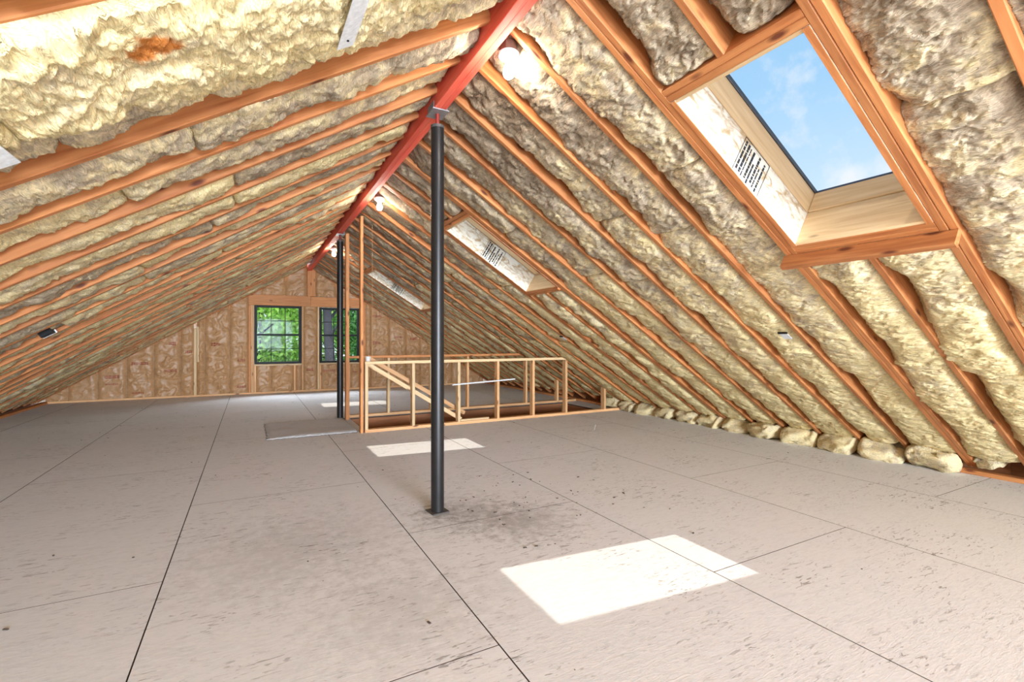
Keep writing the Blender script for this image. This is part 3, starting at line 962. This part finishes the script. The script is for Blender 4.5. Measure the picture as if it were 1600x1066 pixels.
kraft(.0, .68, 2.173, lambda x: max(2.178, roofz(x)), 16); kraft(.685, 1.128, 2.173, roofz, 17, wr=.7); kraft(1.303, 1.76, 2.173, roofz, 18); kraft(1.765, 2.36, 2.168, lambda x: max(2.172, roofz(x)), 19)
kraft(2.424, 2.552, .04, roofz, 20); kraft(2.558, 3.0, .04, roofz, 21, [(2.68, 1.10, .2, .07), (2.70, 1.75, .22, .05)])
kraft(3.004, 3.42, .04, roofz, 22, [(3.22, 1.24, .18, .05)]); kraft(3.424, 3.79, .04, roofz, 23, [(3.60, 1.20, .2, .07)], wr=1.3)
kraft(3.794, 4.22, .04, roofz, 24, wr=1.4); kraft(4.224, 4.65, .04, roofz, 25); kraft(4.654, 5.1, .04, roofz, 26); kraft(5.104, 5.55, .04, roofz, 27)


def gable_window(n, W):
    x0, x1, z0, z1 = W
    w = struct_empty('window_%d' % n)
    ya, yb = YW + .008, YW + .105
    fw = .052
    B = lambda nm, lo, hi: box_obj(nm, lo, hi, M['black'], w, .003)
    B('frame', (x0, ya, z0), (x0 + fw, yb, z1)); B('frame', (x1 - fw, ya, z0), (x1, yb, z1))
    B('frame', (x0 + fw, ya, z1 - fw * .8), (x1 - fw, yb, z1)); B('frame', (x0 + fw, ya, z0), (x1 - fw, yb, z0 + fw * .9))
    zm = (z0 + z1) / 2
    B('meeting_rail', (x0 + fw, ya + .03, zm - .022), (x1 - fw, yb - .02, zm + .022))
    ix0, ix1 = x0 + fw, x1 - fw
    for (za, zb_) in ((z0 + fw * .9, zm - .022), (zm + .022, z1 - fw * .8)):
        pw = (ix1 - ix0) / 3; zc = (za + zb_) / 2
        for i in (1, 2):
            B('muntin', (ix0 + pw * i - .007, ya + .045, za), (ix0 + pw * i + .007, ya + .062, zb_))
        B('muntin', (ix0, ya + .047, zc - .007), (ix1, ya + .060, zc + .007))
        box_obj('glass_pane', (ix0 + .001, ya + .064, za + .001), (ix1 - .001, ya + .069, zb_ - .001), M['glass'], w, .001)


gable_window(1, W1); gable_window(2, W2)

# ------------------------------------------------------------------ STAIR GUARDS
def guard(name_lab, y, x0, x1, top, studs, lo_studs, lab):
    t = thing('stair_guard', lab, 'railing', (x0, y, 0), 'pine stud guards around the stair opening')
    d = .0445
    box_obj('bottom_plate', (x0, y - d, .0005), (5.50, y + d, .0385), M['stud'], t)
    box_obj('top_plate', (x0, y - d, top - .038), (x1, y + d, top), M['pale'] if name_lab == 'near' else M['header'], t)
    for x in studs:
        box_obj('stud', (x - .019, y - d, .039), (x + .019, y + d, top - .0385), M['pale'] if x < 3 else M['stud'], t)
    for (x, h) in lo_studs:
        box_obj('stud', (x - .019, y - d, .039), (x + .019, y + d, h), M['stud'], t)
    return t


guard('near', 6.285, 1.27, 4.40, .905, [1.29, 1.90, 2.55, 3.16, 3.76, 4.36], [(5.13, .40)],
      'nearer unfinished pine stud guard wall, bright faced, on the viewer side of the stair opening')
guard('far', 7.60, 1.27, 4.45, .935, [1.29, 1.90, 2.60, 3.25, 4.40], [(5.08, .46)],
      'farther unfinished pine stud guard wall on the window side of the stair opening')
lumber('corner_post', (1.232, 6.285, .0005), (1.232, 6.285, zb - .002), .089, .036, (1, 0, 0), M['header'])
tag(bpy.data.objects['corner_post'], 'tall pine post from floor to ridge at the near corner of the stair guard', 'post')
o = lumber('corner_post', (1.250, 7.42, .0005), (1.250, 7.42, zb - .002), .089, .050, (1, 0, 0), M['header'])
tag(o, 'tall orange-toned timber post right beside the far black column', 'post')
# diagonal braces behind the near guard
o = lumber('diagonal_brace', (1.33, 6.36, .865), (2.62, 6.36, .055), .038, .055, (0, 0, 1), M['pale'])
tag(o, 'pale diagonal brace sloping down behind the near stair guard, lower of two', 'brace')
o = lumber('diagonal_brace', (1.33, 6.42, .955), (2.70, 6.42, .13), .038, .055, (0, 0, 1), M['stud'])
tag(o, 'orange diagonal brace sloping down behind the near stair guard, upper of two', 'brace')
o = lumber('wood_strip', (2.44, 6.222, .56), (3.42, 6.222, .602), .036, .018, (0, 0, 1), M['white'])
tag(o, 'pale strip nailed across the studs of the near stair guard', 'board')
o = box_obj('board_offcut', (2.58, 6.26, .039), (3.02, 6.315, .065), M['pale'])
tag(o, 'short pale board offcut lying on the bottom plate of the near guard', 'board')
o = lathe('paper_cup', [(.026, 0), (.028, .002), (.034, .06), (.036, .063), (.033, .063)], M['porcelain'], None, (1.315, 6.285, .9055), 24)
tag(o, 'small white cup standing on the left end of the near guard rail', 'cup')
# thin cord hanging from the ridge
cv = [(1.345, 6.40, .94 + i * .02) for i in range(95)]
o = lathe('hanging_cord', [(.0022, 0), (.0022, 1.78)], M['stud'], None, (1.40, 6.42, .91), 6)
tag(o, 'thin cord hanging down behind the white cup on the guard', 'cord')

# ------------------------------------------------------------------ carpet remnant by the stair opening
nu, nv = 60, 70
T, S = np.meshgrid(np.linspace(0, 1, nu), np.linspace(0, 1, nv), indexing='ij')
X = .17 + T * 1.02; Y = 6.33 + S * 1.17
rag = .035
X = X + np.where(T < .02, rag * perlin(S * 40, S * 0, 3), 0); Y = Y + np.where(S < .02, rag * perlin(T * 40, T * 0, 5), 0)
ed = np.minimum(np.minimum(T * 1.02, S * 1.17), .05) / .05
Z = .006 + .016 * np.sqrt(ed) + .006 * fbm(X * 3, Y * 3, 7, 3) * ed + .003 * perlin(X * 60, Y * 60, 9)
P = np.stack([X, Y, np.maximum(Z, .003)], -1)
P = np.concatenate([P[:1] * [1, 1, 0] + [0, 0, .001], P, P[-1:] * [1, 1, 0] + [0, 0, .001]], 0)
P = np.concatenate([P[:, :1] * [1, 1, 0] + [0, 0, .001], P, P[:, -1:] * [1, 1, 0] + [0, 0, .001]], 1)
o = mesh_obj('carpet_remnant', P.reshape(-1, 3), grid_faces(nu + 2, nv + 2), M['carpet'], smooth=True)
o.data.materials.append(M['dirt'])
for pg in o.data.polygons:
    i, j = divmod(pg.index, nv + 1)
    if i in (0, nu) or j in (0, nv): pg.material_index = 1
tag(o, 'grey carpet remnant with a ragged dark edge lying by the far black column', 'carpet')

# ------------------------------------------------------------------ small things on the roof slopes
def strip_on(side, s, y, ds, dy, drop0, drop1, name, lab, cat, mat, thick=.002):
    """a flat plate hanging under the rafters; spans ds down the slope and dy along the roof"""
    vv = []
    for off in (0, thick):
        for (a, b) in ((-1, -1), (1, -1), (1, 1), (-1, 1)):
            dr = drop0 if b < 0 else drop1
            vv.append(tuple(slope_pt(side, s + a * ds / 2, y + b * dy / 2, -dr - off)))
    ff = [(0, 1, 2, 3), (7, 6, 5, 4), (0, 4, 5, 1), (1, 5, 6, 2), (2, 6, 7, 3), (3, 7, 4, 0)]
    return tag(mesh_obj(name, vv, ff, mat), lab, cat)


o = strip_on(-1, (XR + .040 - .300) / CA, 1.395, .066, .86, .085, .075, 'metal_strip', 'white metal strip hanging down from the left roof slope at the top of the picture', 'strip', M['white'])
hole = lathe('nail_hole', [(.005, -.001), (.005, .001)], M['black'], None, tuple(slope_pt(-1, (XR + .040 - .300) / CA, 1.775, -.0785)), 10)
hole.parent = o; hole.matrix_parent_inverse = o.matrix_world.inverted()
strip_on(-1, 2.298, 1.822, .44, .20, .06, .065, 'metal_sheet', 'white metal sheet end showing at the left edge of the left roof slope', 'sheet', M['white'])


def vent(side, s, y, ds, dy, lab):
    t = thing('wall_box', lab, 'box', tuple(slope_pt(side, s, y, -.005)))
    base = slope_pt(side, s, y, 0)
    X = Vector((side * CA, 0, -SA)); Yv = Vector((0, 1, 0)); Zv = Vector((side * SA, 0, CA))
    lumber('black_body', base - X * ds / 2, base + X * ds / 2, dy, .05, Zv, M['black'], t, .004)
    q = base + Yv * (dy / 2 + .004) - Zv * .012
    lumber('white_flange', q - X * ds * .6, q + X * ds * .6, .006, .03, Zv, M['white'], t, .001)


vent(-1, (XR + 1.463) / CA, 5.25, .085, .075, 'black plastic box between two rafters on the left slope')


def flap(s, y, lab):
    t = thing('paper_tag', lab, 'tag', tuple(slope_pt(1, s, y, -.01)))
    base = slope_pt(1, s, y, -.03)
    X = Vector((CA, 0, -SA)); Zv = Vector((SA, 0, CA))
    lumber('white_face', base - X * .04, base + X * .04, .07, .003, Zv, M['white'], t, .001)
    lumber('black_edge', base - X * .055, base - X * .041, .075, .012, Zv, M['black'], t, .002)


flap((3.75 - XR) / CA, 2.325, 'small white tag with a black edge on the right slope, below the near skylight side')
flap((3.77 - XR) / CA, 5.44, 'small white tag with a black edge on the right slope, above the stair guard')

# debris on the floor
r_ = random.Random(3)
vv, ff = [], []
for i in range(170):
    if i < 60: x, y = r_.gauss(1.75, .4), r_.gauss(3.1, .35)
    else: x, y = r_.uniform(-3, 5.2), r_.uniform(.8, 11)
    if 1.2 < x < 5.3 and 6.1 < y < 7.8: continue
    s = r_.uniform(.003, .009); a = r_.uniform(0, 3.1); l_ = r_.uniform(1, 3)
    k = len(vv)
    for z in (.0005, s * .6):
        for (p, q) in ((-l_, -1), (l_, -1), (l_, 1), (-l_, 1)):
            vv.append((x + s * .5 * (p * math.cos(a) - q * math.sin(a)), y + s * .5 * (p * math.sin(a) + q * math.cos(a)), z))
    ff += [tuple(k + j for j in t) for t in ((3, 2, 1, 0), (4, 5, 6, 7), (0, 1, 5, 4), (1, 2, 6, 5), (2, 3, 7, 6), (3, 0, 4, 7))]
o = mesh_obj('dirt_specks', vv, ff, M['dirt']); o['kind'] = 'stuff'; tag(o, 'dark dirt specks and chips scattered over the strand-board floor', 'dirt')
o = lumber('wood_splinter', (3.95, 5.02, .003), (4.0, 5.06, .06), .006, .004, (0, 0, 1), M['paletrim'])
tag(o, 'white splinter sticking up from the floor before the right eave', 'splinter')

# ------------------------------------------------------------------ OUTSIDE: ground and trees beyond the gable windows
structure(mesh_obj('ground', [(-40, 12.6, -3.2), (40, 12.6, -3.2), (40, 70, -3.2), (-40, 70, -3.2)], [(0, 1, 2, 3)], M['ground']))


def tree(x, y, h, tr, crown, nleaf, leaf, mat, lab, seed, lean=0.0):
    r_ = np.random.default_rng(seed)
    t = thing('tree', lab, 'tree', (x, y, -3.2), 'trees beyond the gable windows')
    # trunk with a taper and a slight wander
    nseg, seg = 9, 10
    v, f = [], []
    for j in range(nseg + 1):
        q = j / nseg; rr = tr * (1 - .75 * q); cx = lean * q * h + .12 * math.sin(q * 5 + seed); cy = .1 * math.cos(q * 4 + seed)
        for i in range(seg):
            a = 2 * math.pi * i / seg; v.append((cx + rr * math.cos(a), cy + rr * math.sin(a), q * h))
    for j in range(nseg):
        for i in range(seg):
            k = (i + 1) % seg; f.append((j * seg + i, j * seg + k, (j + 1) * seg + k, (j + 1) * seg + i))
    mesh_obj('trunk', v, f, M['bark'], t, smooth=True)
    cz, crx, cry, crz = crown
    # boughs
    for b in range(7):
        q0 = r_.uniform(.3, .85); a = r_.uniform(0, 2 * math.pi)
        p0 = Vector((lean * q0 * h + .12 * math.sin(q0 * 5 + seed), .1 * math.cos(q0 * 4 + seed), q0 * h))
        p1 = p0 + Vector((math.cos(a) * crx * .8, math.sin(a) * cry * .8, r_.uniform(.3, 1.1)))
        vv, ff2 = [], []
        D = (p1 - p0).normalized(); A = D.orthogonal().normalized(); B = D.cross(A)
        for j in range(4):
            q = j / 3; rr = tr * .28 * (1 - .8 * q); c = p0.lerp(p1, q) + Vector((0, 0, .15 * math.sin(q * 3)))
            for i in range(6):
                an = 2 * math.pi * i / 6; w = c + (A * math.cos(an) + B * math.sin(an)) * rr; vv.append(tuple(w))
        for j in range(3):
            for i in range(6):
                k = (i + 1) % 6; ff2.append((j * 6 + i, j * 6 + k, (j + 1) * 6 + k, (j + 1) * 6 + i))
        mesh_obj('branch', vv, ff2, M['bark'], t)
    # leaves gathered in clumps
    ncl = 46
    cl = r_.normal(size=(ncl, 3)); cl /= np.linalg.norm(cl, axis=1)[:, None]
    cl *= (r_.uniform(.25, 1, (ncl, 1)) ** .5) * np.array([crx, cry, crz])
    ci = r_.integers(0, ncl, nleaf)
    c = cl[ci] + r_.normal(size=(nleaf, 3)) * np.array([.42, .42, .34]) + np.array([lean * .7 * h, 0, cz])
    d = r_.normal(size=(nleaf, 3)); d /= np.linalg.norm(d, axis=1)[:, None]
    e = np.cross(d, r_.normal(size=(nleaf, 3))); e /= np.linalg.norm(e, axis=1)[:, None]
    s = leaf * r_.uniform(.6, 1.3, (nleaf, 1))
    V = np.stack([c - d * s, c + e * s * .5 + d * s * .1, c + d * s, c - e * s * .5 + d * s * .1], 1).reshape(-1, 3)
    F = (np.arange(nleaf)[:, None] * 4 + np.arange(4)[None]).tolist()
    tone = np.repeat(np.clip(.5 + .25 * r_.normal(size=ncl)[ci] + .18 * r_.normal(size=nleaf), 0, 1), 4)
    o = mesh_obj('foliage', V, F, mat, t, attrs={'tone': tone}); o['kind'] = 'stuff'


tree(2.15, 15.9, 9.0, .22, (7.9, 1.6, .9, 1.1), 2200, .11, M['leaf_b'], 'dark-trunked tree seen through the left of the right gable window', 1)
tree(0.35, 18.9, 7.0, .12, (4.5, 1.75, .95, 2.2), 9000, .10, M['leaf_a'], 'bright leafy tree filling the left gable window', 2)
tree(4.75, 18.9, 7.0, .12, (4.5, 1.9, .95, 2.2), 9000, .10, M['leaf_b'], 'green leafy tree seen through the right part of the right gable window', 3)
tree(1.9, 23.2, 8.0, .18, (4.8, 2.4, 1.2, 2.8), 11000, .12, M['leaf_a'], 'farther leafy tree between the two gable windows', 4)
tree(-4.6, 23.2, 8.0, .18, (4.8, 2.2, 1.2, 2.8), 7000, .12, M['leaf_b'], 'farther leafy tree at the left behind the bright tree', 5)
tree(8.4, 23.2, 8.0, .18, (4.8, 2.2, 1.2, 2.8), 7000, .12, M['leaf_a'], 'farther leafy tree at the right behind the green tree', 6)
